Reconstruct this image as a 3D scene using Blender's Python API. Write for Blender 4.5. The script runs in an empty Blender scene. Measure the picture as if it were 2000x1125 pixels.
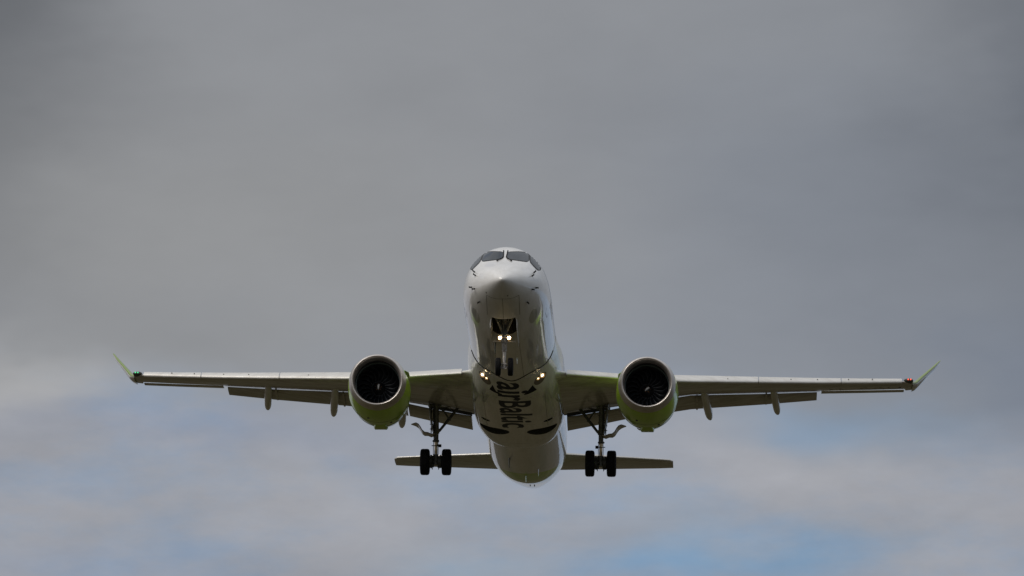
import bpy, bmesh, math, random
from mathutils import Vector, Matrix, Euler
from mathutils.bvhtree import BVHTree
R = math.radians
S = bpy.context.scene
COL = S.collection
random.seed(4)

# ------------------------------------------------------------------ camera
ELEV = 10.3            # degrees the photographer's lens points above the horizon
EYE = Vector((0, 0, 1.7))
cam_d = bpy.data.cameras.new('camera'); cam = bpy.data.objects.new('camera', cam_d); COL.objects.link(cam)
cam_d.sensor_width = 36; cam_d.lens = 10538.77 / 2000 * 36
cam_d.clip_start = 0.5; cam_d.clip_end = 60000
cam.location = EYE; cam.rotation_euler = (R(90 + ELEV), 0, 0)
S.camera = cam
S.render.resolution_x = 1024; S.render.resolution_y = 576

# ------------------------------------------------------------------ world
SUN_EL, SUN_AZ = 52.0, -128.0      # azimuth from +Y (viewing direction), negative = to the left
W = bpy.data.worlds.new('World'); S.world = W; W.use_nodes = True
nt = W.node_tree; nt.nodes.clear()
def N(t, **k):
    n = nt.nodes.new(t)
    for a, b in k.items(): setattr(n, a, b)
    return n
def M_(op, a, b=None, c=None):
    n = N('ShaderNodeMath', operation=op)
    for i, v in enumerate((a, b, c)):
        if v is None: continue
        if isinstance(v, (int, float)): n.inputs[i].default_value = v
        else: nt.links.new(v, n.inputs[i])
    return n.outputs[0]
def V_(op, a, b):
    n = N('ShaderNodeVectorMath', operation=op)
    for i, v in enumerate((a, b)):
        if isinstance(v, (tuple, list)): n.inputs[i].default_value = v
        elif isinstance(v, (int, float)): n.inputs[3].default_value = v
        else: nt.links.new(v, n.inputs[3] if (op == 'SCALE' and i == 1) else n.inputs[i])
    return n.outputs[0]
tc = N('ShaderNodeTexCoord'); gen = tc.outputs['Generated']
sep = N('ShaderNodeSeparateXYZ'); nt.links.new(gen, sep.inputs[0])
X, Y, Z = sep.outputs
az = M_('MULTIPLY', M_('ARCTAN2', X, Y), 57.2958)
el = M_('MULTIPLY', M_('ARCSINE', Z), 57.2958)
def noise(vec, scale, detail=4, rough=.5, off=(0, 0, 0)):
    n = N('ShaderNodeTexNoise'); n.inputs['Scale'].default_value = scale
    n.inputs['Detail'].default_value = detail; n.inputs['Roughness'].default_value = rough
    nt.links.new(V_('ADD', vec, off), n.inputs['Vector']); return n
stretch = V_('MULTIPLY', gen, (1, 1, 2.2))
warp1 = noise(stretch, 14, 4, .55)
wsep = N('ShaderNodeSeparateColor'); nt.links.new(warp1.outputs['Color'], wsep.inputs[0])
azw = M_('ADD', az, M_('MULTIPLY', M_('SUBTRACT', wsep.outputs[0], .5), 3.6))
elw = M_('ADD', el, M_('MULTIPLY', M_('SUBTRACT', wsep.outputs[1], .5), 1.9))
def blob(a, e, sa, se):
    da = M_('DIVIDE', M_('SUBTRACT', azw, a), sa); de = M_('DIVIDE', M_('SUBTRACT', elw, e), se)
    r2 = M_('ADD', M_('MULTIPLY', da, da), M_('MULTIPLY', de, de))
    return M_('EXPONENT', M_('MULTIPLY', r2, -1.0))
# overcast deck: soft grey cloud masses, thinner and thicker places, a few gaps
base = V_('ADD', (.272, .285, .308), (0, 0, 0))
CLOUDS = [ # az, el, width, height, colour change
    (-6.3, 13.2, 1.9, 2.8, (-.125, -.128, -.135)),
    (6.9, 12.4, 1.9, 3.2, (-.135, -.135, -.135)),
    (3.8, 10.8, 2.8, 2.4, (-.046, -.038, -.024)),
    (-3.2, 10.8, 2.8, 1.4, (.014, .010, .0)),
    (-5.6, 9.05, 1.6, .42, (.085, .083, .070)),
    (-4.6, 8.0, 2.2, .35, (.020, .038, .075)),
    (-3.6, 7.5, 3.4, .55, (.055, .055, .050)),
    (0.3, 7.9, 1.8, .5, (.010, .026, .060)),
    (3.6, 8.15, 2.4, .4, (.070, .066, .062)),
    (.2, 8.9, 2.6, .8, (.012, .026, .050)),
    (5.3, 7.3, 1.8, .5, (.06, .055, .05)),
]
for a, e, sa, se, d in CLOUDS:
    base = V_('ADD', base, V_('SCALE', d, blob(a, e, sa, se)))
low = N('ShaderNodeMapRange', interpolation_type='SMOOTHSTEP'); nt.links.new(M_('ADD', elw, M_('MULTIPLY', azw, .07)), low.inputs[0])
for i_, v_ in ((1, 9.35), (2, 8.35), (3, 0.0), (4, .9)): low.inputs[i_].default_value = v_
veil = noise(V_('MULTIPLY', gen, (1, 1, 2.6)), 17, 6, .6, (4, 7, 3))
vr = N('ShaderNodeMapRange', interpolation_type='SMOOTHSTEP'); nt.links.new(M_('ADD', veil.outputs[0], M_('MULTIPLY', az, .012)), vr.inputs[0])
for i_, v_ in ((1, .41), (2, .66)): vr.inputs[i_].default_value = v_
lowc = N('ShaderNodeMix', data_type='RGBA'); nt.links.new(vr.outputs[0], lowc.inputs[0])
lowc.inputs[6].default_value = (.342, .354, .392, 1); lowc.inputs[7].default_value = (.268, .335, .440, 1)
ml = N('ShaderNodeMix', data_type='RGBA'); nt.links.new(low.outputs[0], ml.inputs[0]); nt.links.new(base, ml.inputs[6]); nt.links.new(lowc.outputs[2], ml.inputs[7])
base = ml.outputs[2]
BANKS = [(-5.3, 9.15, 1.8, .32, (.050, .047, .040)), (-3.4, 8.75, 2.0, .24, (-.045, -.025, .010)), (-2.4, 8.05, 2.4, .34, (.016, .014, .011)), (-4.2, 7.35, 2.0, .24, (-.050, -.028, .005)),
         (.2, 8.95, 1.2, .35, (-.028, -.002, .035)), (3.3, 8.75, .9, .24, (-.045, .0, .055)), (-.3, 8.3, 1.6, .22, (-.035, -.005, .03)), (3.4, 7.45, 1.2, .2, (-.05, .0, .05)), (1.5, 7.6, 1.3, .28, (-.075, -.005, .075)), (3.8, 8.15, 2.0, .26, (.016, .014, .011)), (5.4, 9.0, 1.2, .7, (-.04, -.03, -.01))]
for a, e, sa, se, d in BANKS:
    base = V_('ADD', base, V_('SCALE', d, blob(a, e, sa, se)))
fine = noise(V_('MULTIPLY', gen, (1, 1, 2.4)), 46, 7, .62, (2, 9, 4))
base = V_('SCALE', base, M_('ADD', 1.0, M_('MULTIPLY', M_('MULTIPLY', M_('SUBTRACT', fine.outputs[0], .5), .30), M_('ADD', low.outputs[0], .15))))
n1 = noise(stretch, 9, 5, .55, (3, 1, 7)); n2 = noise(stretch, 34, 5, .55, (9, 2, 1))
mod = M_('ADD', M_('ADD', 1.0, M_('MULTIPLY', M_('SUBTRACT', n1.outputs[0], .5), .22)), M_('MULTIPLY', M_('SUBTRACT', n2.outputs[0], .5), .15))
# unseen sky darkened behind the photographer and brightened overhead, to light the jet
behind = M_('MAXIMUM', M_('ADD', M_('MULTIPLY', Y, -.75), .45), 0.0)
dome = M_('ADD', M_('ADD', 1.0, M_('MULTIPLY', behind, -.48)), M_('MULTIPLY', M_('MAXIMUM', M_('SUBTRACT', Z, .25), 0.0), 2.1))
big = noise(gen, 2.1, 5, .55, (5, 5, 5))
bigm = M_('ADD', 1.0, M_('MULTIPLY', M_('MULTIPLY', M_('SUBTRACT', big.outputs[0], .5), 1.5), M_('MINIMUM', M_('MULTIPLY', M_('SUBTRACT', 1.0, Y), 4.0), 1.0)))
mod = M_('MULTIPLY', M_('MULTIPLY', mod, dome), bigm)
cloud = V_('SCALE', base, mod)
# the low sun glows warm through the deck on the left, cool on the right
warm = M_('MULTIPLY', X, -1.0)
tint = N('ShaderNodeMix', data_type='RGBA'); nt.links.new(M_('ADD', M_('MULTIPLY', warm, .5), .5), tint.inputs[0])
tint.inputs[6].default_value = (.975, 1.0, 1.025, 1); tint.inputs[7].default_value = (1.04, 1.0, .96, 1)
cloud = V_('MULTIPLY', cloud, tint.outputs[2])
sky = N('ShaderNodeTexSky', sky_type='NISHITA', sun_disc=False, sun_elevation=R(SUN_EL), sun_rotation=R(SUN_AZ))
skyc = V_('MULTIPLY', V_('SCALE', sky.outputs[0], 0.085), (.98, 1.0, 1.06))
GAPS = [(3.4, 8.75, .9, .26, .15), (1.6, 7.6, 1.1, .30, .22), (-.6, 7.5, .7, .22, .3)]
gap = None
for a, e, sa, se, k in GAPS:
    g = M_('MULTIPLY', blob(a, e, sa, se), k); gap = g if gap is None else M_('ADD', gap, g)
gn = noise(gen, 3.3, 5, .5, (1, 8, 2))
wide = M_('MULTIPLY', M_('MAXIMUM', M_('SUBTRACT', gn.outputs[0], .56), 0.0), 5.0)
wide = M_('MULTIPLY', wide, M_('MINIMUM', M_('MULTIPLY', M_('MAXIMUM', M_('SUBTRACT', .97, Y), 0.0), 12.0), 1.0))
gap = M_('MINIMUM', M_('ADD', gap, wide), .85)
mx = N('ShaderNodeMix', data_type='RGBA'); nt.links.new(gap, mx.inputs[0])
nt.links.new(cloud, mx.inputs[6]); nt.links.new(skyc, mx.inputs[7])
bg = N('ShaderNodeBackground'); nt.links.new(mx.outputs[2], bg.inputs[0]); bg.inputs[1].default_value = 1.0
wo = N('ShaderNodeOutputWorld'); nt.links.new(bg.outputs[0], wo.inputs[0])

# ------------------------------------------------------------------ sun behind thin cloud
sd = bpy.data.lights.new('sun', 'SUN'); sd.energy = 1.9; sd.angle = R(38); sd.color = (1.0, .93, .84)
so = bpy.data.objects.new('sun', sd); COL.objects.link(so)
sv = Vector((math.sin(R(SUN_AZ)) * math.cos(R(SUN_EL)), math.cos(R(SUN_AZ)) * math.cos(R(SUN_EL)), math.sin(R(SUN_EL))))
so.rotation_euler = sv.to_track_quat('Z', 'Y').to_euler(); so.location = (0, 0, 300)
S.view_settings.view_transform = 'Standard'; S.view_settings.look = 'None'
S.view_settings.exposure = 0; S.view_settings.gamma = 1; S.view_settings.use_curve_mapping = False

# ------------------------------------------------------------------ materials
MAT = {}
def material(name, col, rough=.5, metal=0, coat=0, coat_rough=.03, emit=None, es=0, dirt=None, dirt_amt=0, dscale=(3, .35, 3), ior=1.5, bump=0, green=False, trans=0):
    m = bpy.data.materials.new(name); m.use_nodes = True; t = m.node_tree; b = t.nodes['Principled BSDF']
    b.inputs['Base Color'].default_value = (*col, 1); b.inputs['Roughness'].default_value = rough
    b.inputs['Metallic'].default_value = metal; b.inputs['Coat Weight'].default_value = coat
    b.inputs['Coat Roughness'].default_value = coat_rough; b.inputs['IOR'].default_value = ior; b.inputs['Coat IOR'].default_value = 1.5
    if emit: b.inputs['Emission Color'].default_value = (*emit, 1); b.inputs['Emission Strength'].default_value = es
    if dirt or green or bump:
        tc = t.nodes.new('ShaderNodeTexCoord'); mp = t.nodes.new('ShaderNodeMapping'); mp.inputs['Scale'].default_value = dscale
        t.links.new(tc.outputs['Object'], mp.inputs[0])
        nz = t.nodes.new('ShaderNodeTexNoise'); nz.inputs['Scale'].default_value = 1.6; nz.inputs['Detail'].default_value = 7; nz.inputs['Roughness'].default_value = .62
        t.links.new(mp.outputs[0], nz.inputs[0])
        out = None
        if green:     # the livery turns lime green behind a slanted line on the rear fuselage
            sp = t.nodes.new('ShaderNodeSeparateXYZ'); t.links.new(tc.outputs['Object'], sp.inputs[0])
            a = t.nodes.new('ShaderNodeMath'); a.operation = 'MULTIPLY_ADD'; t.links.new(sp.outputs[2], a.inputs[0]); a.inputs[1].default_value = -2.2
            t.links.new(sp.outputs[1], a.inputs[2])
            c = t.nodes.new('ShaderNodeMath'); c.operation = 'GREATER_THAN'; t.links.new(a.outputs[0], c.inputs[0]); c.inputs[1].default_value = 31.0
            mg = t.nodes.new('ShaderNodeMix'); mg.data_type = 'RGBA'; t.links.new(c.outputs[0], mg.inputs[0])
            mg.inputs[6].default_value = (*col, 1); mg.inputs[7].default_value = (*GREEN, 1); out = mg.outputs[2]
        if dirt:
            cr = t.nodes.new('ShaderNodeMapRange'); cr.inputs[1].default_value = .38; cr.inputs[2].default_value = .72; cr.inputs[4].default_value = dirt_amt
            t.links.new(nz.outputs[0], cr.inputs[0])
            md = t.nodes.new('ShaderNodeMix'); md.data_type = 'RGBA'; t.links.new(cr.outputs[0], md.inputs[0])
            if out is None: md.inputs[6].default_value = (*col, 1)
            else: t.links.new(out, md.inputs[6])
            md.inputs[7].default_value = (*dirt, 1); out = md.outputs[2]
            rr = t.nodes.new('ShaderNodeMapRange'); rr.inputs[3].default_value = rough * .85; rr.inputs[4].default_value = min(1, rough * 1.35)
            t.links.new(nz.outputs[0], rr.inputs[0]); t.links.new(rr.outputs[0], b.inputs['Roughness'])
        if out is not None: t.links.new(out, b.inputs['Base Color'])
        if bump:
            mp2 = t.nodes.new('ShaderNodeMapping'); mp2.inputs['Scale'].default_value = (1.6, .9, 1.6); t.links.new(tc.outputs['Object'], mp2.inputs[0])
            n2 = t.nodes.new('ShaderNodeTexNoise'); n2.inputs['Scale'].default_value = 1.5; n2.inputs['Detail'].default_value = 2; t.links.new(mp2.outputs[0], n2.inputs[0])
            bp = t.nodes.new('ShaderNodeBump'); bp.inputs['Strength'].default_value = bump; bp.inputs['Distance'].default_value = .03
            t.links.new(n2.outputs[0], bp.inputs['Height']); t.links.new(bp.outputs[0], b.inputs['Normal']); t.links.new(bp.outputs[0], b.inputs['Coat Normal'])
    MAT[name] = m; return m
GREEN = (.40, .66, .001)
BROWN = (.33, .29, .22)
material('white_paint', (.74, .74, .73), .32, coat=1, coat_rough=.03, dirt=BROWN, dirt_amt=.22, bump=.10, green=True)
material('fairing_paint', (.72, .72, .70), .34, coat=1, coat_rough=.04, dirt=BROWN, dirt_amt=.4, bump=.10)
material('wing_paint', (.56, .55, .52), .38, coat=.6, coat_rough=.12, dirt=(.28, .25, .19), dirt_amt=.75, dscale=(.5, 2.4, 1))
material('slat_metal', (.72, .71, .68), .38, metal=.35, coat=.3, dirt=(.4, .37, .33), dirt_amt=.5, dscale=(.9, 2, 2))
material('green_paint', GREEN, .3, coat=.6, coat_rough=.03, dirt=(.20, .30, .03), dirt_amt=.2, dscale=(2, .5, 2), bump=.08)
material('winglet_green', (.17, .26, .02), .35, coat=.6)
material('lip_metal', (.66, .62, .59), .33, metal=.8, dirt=(.36, .33, .30), dirt_amt=.6, dscale=(1, 1, 1))
material('dark_liner', (.022, .024, .026), .5, coat=.15, coat_rough=.3)
material('teal_ring', (.07, .115, .11), .35, coat=.5)
material('fan_metal', (.040, .046, .056), .36, metal=.5)
material('blade_edge', (.15, .16, .18), .33, metal=.8)
material('spinner_black', (.02, .02, .022), .3, coat=.5)
material('mark_white', (.8, .8, .78), .5)
material('dark_metal', (.10, .11, .10), .42, metal=.35, dirt=(.05, .045, .035), dirt_amt=.8, dscale=(6, 6, 6))
material('gear_grey', (.20, .21, .20), .42, metal=.15, coat=.15, dirt=(.06, .05, .035), dirt_amt=.85, dscale=(7, 7, 5))
material('nose_gear_grey', (.62, .60, .58), .4, metal=0, dirt=(.16, .14, .11), dirt_amt=.8, dscale=(7, 7, 5))
material('chrome', (.62, .50, .34), .22, metal=1)
material('pale_strut', (.80, .76, .72), .35)
material('rubber', (.010, .010, .012), .85, dirt=(.03, .028, .026), dirt_amt=.25, dscale=(4, 4, 4), ior=1.3)
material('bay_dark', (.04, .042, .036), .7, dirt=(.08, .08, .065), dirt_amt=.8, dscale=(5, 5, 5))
material('glass_dark', (.020, .027, .034), .06, ior=1.34)
material('window_rim', (.035, .036, .038), .5, ior=1.3)
material('black_rubber', (.012, .012, .012), .7, ior=1.25)
material('seam_grey', (.20, .19, .17), .5, coat=.5)
material('lettering_blue', (.010, .013, .024), .5, ior=1.3)
material('side_blue', (.06, .22, .55), .35, coat=.8)
material('panel_grey', (.40, .39, .35), .4, coat=.8, coat_rough=.06)
material('lamp_glass', (.8, .8, .8), .1, emit=(1, .76, .42), es=9)
material('lamp_glass_dim', (.8, .7, .5), .1, emit=(1, .72, .38), es=5)
material('lamp_bright', (.8, .8, .8), .1, emit=(1, .76, .42), es=45)
material('halo_glow', (.8, .6, .3), .2, emit=(1, .55, .18), es=1.1)  # emission of the added halo ring, not a lamp itself
material('lamp_recess', (.10, .08, .06), .3, coat=.6)
material('nav_green', (.05, .3, .15), .2, emit=(.10, .9, .35), es=1.0)
material('nav_red', (.4, .03, .02), .2, emit=(1, .12, .07), es=1.8)
material('orange_glint', (.6, .25, .06), .5)

# ------------------------------------------------------------------ mesh helpers
ROOT = bpy.data.objects.new('airliner', None)
BASE = Vector((0, 18.84, -3.84))            # on the aircraft: under the main wheels
COL.objects.link(ROOT)
def link(name, me, parent, top=False):
    o = bpy.data.objects.new(name, me); COL.objects.link(o)
    o.parent = parent
    if parent is ROOT: o.location = -BASE
    return o
def mobj(name, bm, mats, parent, smooth=True, angle=35):
    bmesh.ops.recalc_face_normals(bm, faces=bm.faces)
    me = bpy.data.meshes.new(name); bm.to_mesh(me); bm.free()
    for m in (mats if isinstance(mats, (list, tuple)) else [mats]): me.materials.append(MAT[m])
    if smooth:
        me.shade_smooth(); me.set_sharp_from_angle(angle=R(angle))
    return link(name, me, parent)
def loft(bm, rings, closed=True, cap0=True, cap1=True, mi=None):
    vs = [[bm.verts.new(p) for p in r] for r in rings]
    n = len(vs[0]); fs = []
    for i in range(len(vs) - 1):
        for j in range(n if closed else n - 1):
            k = (j + 1) % n
            f = bm.faces.new((vs[i][j], vs[i][k], vs[i + 1][k], vs[i + 1][j]))
            if mi is not None: f.material_index = mi(i, j) if callable(mi) else mi
            fs.append(f)
    if cap0: fs.append(bm.faces.new(vs[0]))
    if cap1: fs.append(bm.faces.new(vs[-1]))
    if mi is not None and not callable(mi):
        for f in fs: f.material_index = mi
    return vs
def tube(bm, pts, rad, n=14, mi=0, cap=True):
    pts = [Vector(p) for p in pts]; rad = rad if isinstance(rad, (list, tuple)) else [rad] * len(pts)
    rings = []; prev = None
    for i, p in enumerate(pts):
        d = (pts[min(i + 1, len(pts) - 1)] - pts[max(i - 1, 0)]).normalized()
        if prev is None:
            a = Vector((0, 0, 1)) if abs(d.z) < .9 else Vector((0, 1, 0))
            u = d.cross(a).normalized()
        else: u = (prev - d * prev.dot(d)).normalized()
        prev = u; w = d.cross(u)
        rings.append([p + (u * math.cos(2 * math.pi * k / n) + w * math.sin(2 * math.pi * k / n)) * rad[i] for k in range(n)])
    loft(bm, rings, True, cap, cap, mi)
def box(bm, c, s, mi=0, rot=None):
    c = Vector(c); vs = []
    for x in (-1, 1):
        for y in (-1, 1):
            for z in (-1, 1):
                v = Vector((x * s[0] / 2, y * s[1] / 2, z * s[2] / 2))
                if rot: v = rot @ v
                vs.append(bm.verts.new(c + v))
    for q in ((0, 1, 3, 2), (4, 6, 7, 5), (0, 4, 5, 1), (2, 3, 7, 6), (0, 2, 6, 4), (1, 5, 7, 3)):
        f = bm.faces.new([vs[i] for i in q]); f.material_index = mi
def lathe(bm, prof, c, axis='Y', n=48, mi=None, close=False):
    """prof: (distance along axis, radius)"""
    c = Vector(c); rings = []
    for a, r in prof:
        ring = []
        for k in range(n):
            t = 2 * math.pi * k / n
            if axis == 'Y': ring.append(c + Vector((r * math.sin(t), a, r * math.cos(t))))
            elif axis == 'X': ring.append(c + Vector((a, r * math.cos(t), r * math.sin(t))))
            else: ring.append(c + Vector((r * math.cos(t), r * math.sin(t), a)))
        rings.append(ring)
    if close: rings.append(rings[0])
    loft(bm, rings, True, not close and prof[0][1] > 1e-4, not close and prof[-1][1] > 1e-4, mi)
    if close: bmesh.ops.remove_doubles(bm, verts=bm.verts, dist=1e-5)
def lerp_tab(tab, y):
    """smooth (Catmull-Rom on uneven stations) table lookup"""
    if y <= tab[0][0]: return tab[0][1:]
    if y >= tab[-1][0]: return tab[-1][1:]
    for i in range(len(tab) - 1):
        if tab[i][0] <= y <= tab[i + 1][0]: break
    x0, x1 = tab[i][0], tab[i + 1][0]; h = x1 - x0; t = (y - x0) / h; out = []
    for k in range(1, len(tab[0])):
        def sl(j):
            if j == 0: return (tab[1][k] - tab[0][k]) / (tab[1][0] - tab[0][0])
            if j == len(tab) - 1: return (tab[j][k] - tab[j - 1][k]) / (tab[j][0] - tab[j - 1][0])
            a = (tab[j][k] - tab[j - 1][k]) / (tab[j][0] - tab[j - 1][0]); b = (tab[j + 1][k] - tab[j][k]) / (tab[j + 1][0] - tab[j][0])
            return 0 if a * b <= 0 else 2 * a * b / (a + b)
        a, b, m0, m1 = tab[i][k], tab[i + 1][k], sl(i) * h, sl(i + 1) * h
        out.append((2 * t**3 - 3 * t**2 + 1) * a + (t**3 - 2 * t**2 + t) * m0 + (-2 * t**3 + 3 * t**2) * b + (t**3 - t**2) * m1)
    return out

# ------------------------------------------------------------------ fuselage
#        y,    top,   bottom, half width, widest height
FUS = [(0.0, -.61, -.61, .0, -.61), (.03, -.535, -.675, .085, -.605), (.1, -.455, -.735, .18, -.60), (.3, -.28, -.86, .37, -.575), (.6, -.06, -1.01, .60, -.54),
       (1.0, .185, -1.18, .855, -.48), (1.5, .45, -1.34, 1.11, -.40), (1.9, .66, -1.465, 1.27, -.33), (2.2, .84, -1.555, 1.37, -.28), (2.5, 1.03, -1.63, 1.45, -.22), (3.0, 1.34, -1.72, 1.54, -.16),
       (3.4, 1.56, -1.77, 1.60, -.12), (3.7, 1.69, -1.80, 1.63, -.09), (4.1, 1.79, -1.83, 1.66, -.05), (4.8, 1.84, -1.85, 1.69, 0), (6, 1.85, -1.85, 1.715, 0), (20, 1.85, -1.85, 1.72, 0),
       (26, 1.85, -1.85, 1.72, 0), (27, 1.85, -1.84, 1.72, .01), (28, 1.85, -1.81, 1.715, .01), (29, 1.85, -1.73, 1.70, .03), (30, 1.84, -1.58, 1.66, .08), (31, 1.83, -1.40, 1.61, .16), (32, 1.82, -1.21, 1.51, .24),
       (33, 1.80, -1.02, 1.38, .34), (34, 1.77, -.82, 1.23, .44), (35, 1.73, -.61, 1.07, .54), (36, 1.66, -.39, .90, .64), (37, 1.52, -.16, .70, .70), (38, 1.30, .09, .48, .72), (38.5, 1.12, .28, .34, .72)]
def fus_pt(y, t):
    zt, zb, w, zm = lerp_tab(FUS, y)
    c, s = math.cos(t), math.sin(t)
    return Vector((w * s, y, zm + (zt - zm) * c if c > 0 else zm + (zm - zb) * c))
ys = [0, .01, .03, .06, .1, .16, .23, .3, .4, .5, .6, .75, .9] + [1 + .15 * i for i in range(26)] + [5 + .5 * i for i in range(68)]
ys = [y for y in ys if y < 38.5] + [38.5]
NF = 128
def fus_bm():
    bm = bmesh.new()
    rings = [[fus_pt(y, 2 * math.pi * k / NF) for k in range(NF)] for y in ys[1:]]
    vs = loft(bm, rings, True, False, True)
    tip = bm.verts.new((0, 0, -.61))
    for k in range(NF): bm.faces.new((tip, vs[0][(k + 1) % NF], vs[0][k]))
    bmesh.ops.recalc_face_normals(bm, faces=bm.faces)
    return bm
bm = fus_bm(); FT = BVHTree.FromBMesh(bm)
fuselage = mobj('fuselage', bm, ['white_paint', 'bay_dark'], ROOT, angle=50)

# ------------------------------------------------------------------ belly fairing
#        y, half width, bottom, exponent
FAIR = [(10.8, 1.728, -1.858, 2.0), (11.4, 1.75, -1.92, 2.08), (12.2, 1.81, -2.02, 2.35), (13.2, 1.89, -2.08, 2.7), (14.5, 1.94, -2.11, 3.1), (17, 1.95, -2.13, 3.6), (19, 1.93, -2.13, 3.6),
        (20.2, 1.88, -2.12, 3.3), (21.0, 1.80, -2.10, 3.0), (21.35, 1.74, -2.07, 2.8), (21.6, 1.66, -1.96, 2.5), (22.0, 1.50, -1.80, 2.0), (23.2, 1.3, -1.6, 2.0)]
def fair_pt(y, t):
    w, zb, n = lerp_tab(FAIR, y); c, s = math.cos(t), math.sin(t)
    e = 2 / n
    x = w * math.copysign(abs(s) ** e, s)
    z = .0 + (zb if c < 0 else -.35) * abs(c) ** e if c < 0 else .35 * abs(c)
    return Vector((x, y, z))
def fair_bm():
    bm = bmesh.new(); n = 112
    yy = [10.8 + .2 * i for i in range(63)]
    rings = [[fair_pt(y, 2 * math.pi * k / n) for k in range(n)] for y in yy if y <= 23.2]
    loft(bm, rings); bmesh.ops.recalc_face_normals(bm, faces=bm.faces); return bm
bm = fair_bm(); BT = BVHTree.FromBMesh(bm)
fairing = mobj('belly_fairing', bm, ['fairing_paint', 'bay_dark'], ROOT, angle=50)

def boolean_cut(ob, cutters):
    for bmc in cutters:
        bmesh.ops.recalc_face_normals(bmc, faces=bmc.faces)
        me = bpy.data.meshes.new('cutter'); bmc.to_mesh(me); bmc.free(); me.materials.append(MAT['bay_dark'])
        co = bpy.data.objects.new('cutter', me); COL.objects.link(co)
        loc = ob.location.copy(); par = ob.parent; ob.parent = None; ob.location = (0, 0, 0)
        md = ob.modifiers.new('b', 'BOOLEAN'); md.object = co; md.operation = 'DIFFERENCE'; md.solver = 'EXACT'; md.material_mode = 'TRANSFER'
        bpy.context.view_layer.update()
        nm = bpy.data.meshes.new_from_object(ob.evaluated_get(bpy.context.evaluated_depsgraph_get()))
        ob.modifiers.clear(); old = ob.data; nm.name = old.name; ob.data = nm
        ob.parent = par; ob.location = loc
        bpy.data.objects.remove(co); bpy.data.meshes.remove(me)
# recess of the nose gear, and the two open wheel wells under the fairing
cb = bmesh.new()
out = [(-.45, 2.28), (.45, 2.28), (.47, 2.5), (.47, 3.5), (.30, 3.72), (-.30, 3.72), (-.47, 3.5), (-.47, 2.5)]
loft(cb, [[(x, y, -2.1) for x, y in out], [(x, y, -.95) for x, y in out]])
boolean_cut(fuselage, [cb])
cut = []
for s in (-1, 1):
    cb = bmesh.new()
    lathe(cb, [(-2.6, .62), (-1.55, .62)], (0, 0, 0), 'Z', 48)
    for v in cb.verts: v.co.x = v.co.x * 1.0 + s * .98; v.co.y = v.co.y * .86 + 18.3
    cut.append(cb)
    cb = bmesh.new(); lathe(cb, [(-2.6, .17), (-1.6, .17)], (0, 0, 0), 'Z', 24)
    for v in cb.verts: v.co.x = v.co.x * 1.1 + s * 1.28; v.co.y += 16.75
    cut.append(cb)
boolean_cut(fairing, cut)

# ------------------------------------------------------------------ surface patches and writing
EYE_M = Vector((8.63, -197.4, -54.6))      # the cockpit outlines are laid onto the nose from ahead and below
def patch(bm, outline, tree, project, off, cuts=3, mi=0, mirror=False, thick=0):
    b2 = bmesh.new()
    vs = [b2.verts.new((p[0], p[1], 0)) for p in outline]; b2.faces.new(vs)
    bmesh.ops.triangulate(b2, faces=b2.faces)
    for i in range(cuts):
        bmesh.ops.subdivide_edges(b2, edges=b2.edges[:], cuts=1, use_grid_fill=True)
    mp = {}
    for v in b2.verts:
        o, d = project(v.co.x, v.co.y)
        loc, nor, idx, dist = tree.ray_cast(o, d)
        if loc is None: mp[v] = None; continue
        if nor.dot(d) > 0: nor = -nor
        q = loc + nor * off
        if mirror: q.x = -q.x
        mp[v] = bm.verts.new(q)
    for f in b2.faces:
        if all(mp[v] for v in f.verts):
            try: bm.faces.new([mp[v] for v in f.verts]).material_index = mi
            except ValueError: pass
    b2.free()
def rounded(poly, r=.12, seg=4):
    out = []; n = len(poly)
    for i in range(n):
        p, a, b = Vector(poly[i]), Vector(poly[i - 1]), Vector(poly[(i + 1) % n])
        k = min(r, (a - p).length * .4, (b - p).length * .4)
        p0 = p + (a - p).normalized() * k; p1 = p + (b - p).normalized() * k
        for j in range(seg + 1):
            t = j / seg; out.append(tuple(p0 * (1 - t)**2 + p * 2 * t * (1 - t) + p1 * t * t))
    return out
def front(x, z):                             # template plane at the nose tip station, read from ahead and below
    p = Vector((x, 0, z)); return EYE_M, (p - EYE_M).normalized()
def under(x, y): return Vector((x, y, -8)), Vector((0, 0, 1))
def grow(poly, d):
    c = sum((Vector(p) for p in poly), Vector((0, 0))) / len(poly); n = len(poly); out = []
    for i in range(n):
        p, a, b = Vector(poly[i]), Vector(poly[i - 1]), Vector(poly[(i + 1) % n])
        e1 = (p - a).normalized(); e2 = (b - p).normalized(); nn = Vector((e1.y + e2.y, -(e1.x + e2.x)))
        if nn.length < 1e-6: nn = p - c
        nn.normalize()
        if nn.dot(p - c) < 0 and d > 0: nn = -nn
        out.append(tuple(p + nn * d))
    return out
WCX, WBZ = .085, .16
WS = [(.028, .452), (-.35, .462), (-.54, .445), (-.69, .385), (-.785, .085), (.018, .20)]
SW = [(-.748, .382), (-.88, .285), (-1.01, .155), (-1.12, -.03), (-1.18, -.235), (-1.14, -.235), (-.845, .075)]
for s in (1, -1):
    for nm, poly in (('windshield', WS), ('side_window', SW)):
        if nm == 'side_window' and s == -1: pass
        b = bmesh.new(); patch(b, grow(rounded(poly, .10), .028), FT, front, .004, 3, 0, s == -1)
        rim = mobj('window_frame' if nm == 'windshield' else 'window_frame', b, 'window_rim', fuselage)
        b = bmesh.new(); patch(b, rounded(poly, .09), FT, front, .008, 3, 0, s == -1)
        mobj('cockpit_window', b, 'glass_dark', fuselage)

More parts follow.
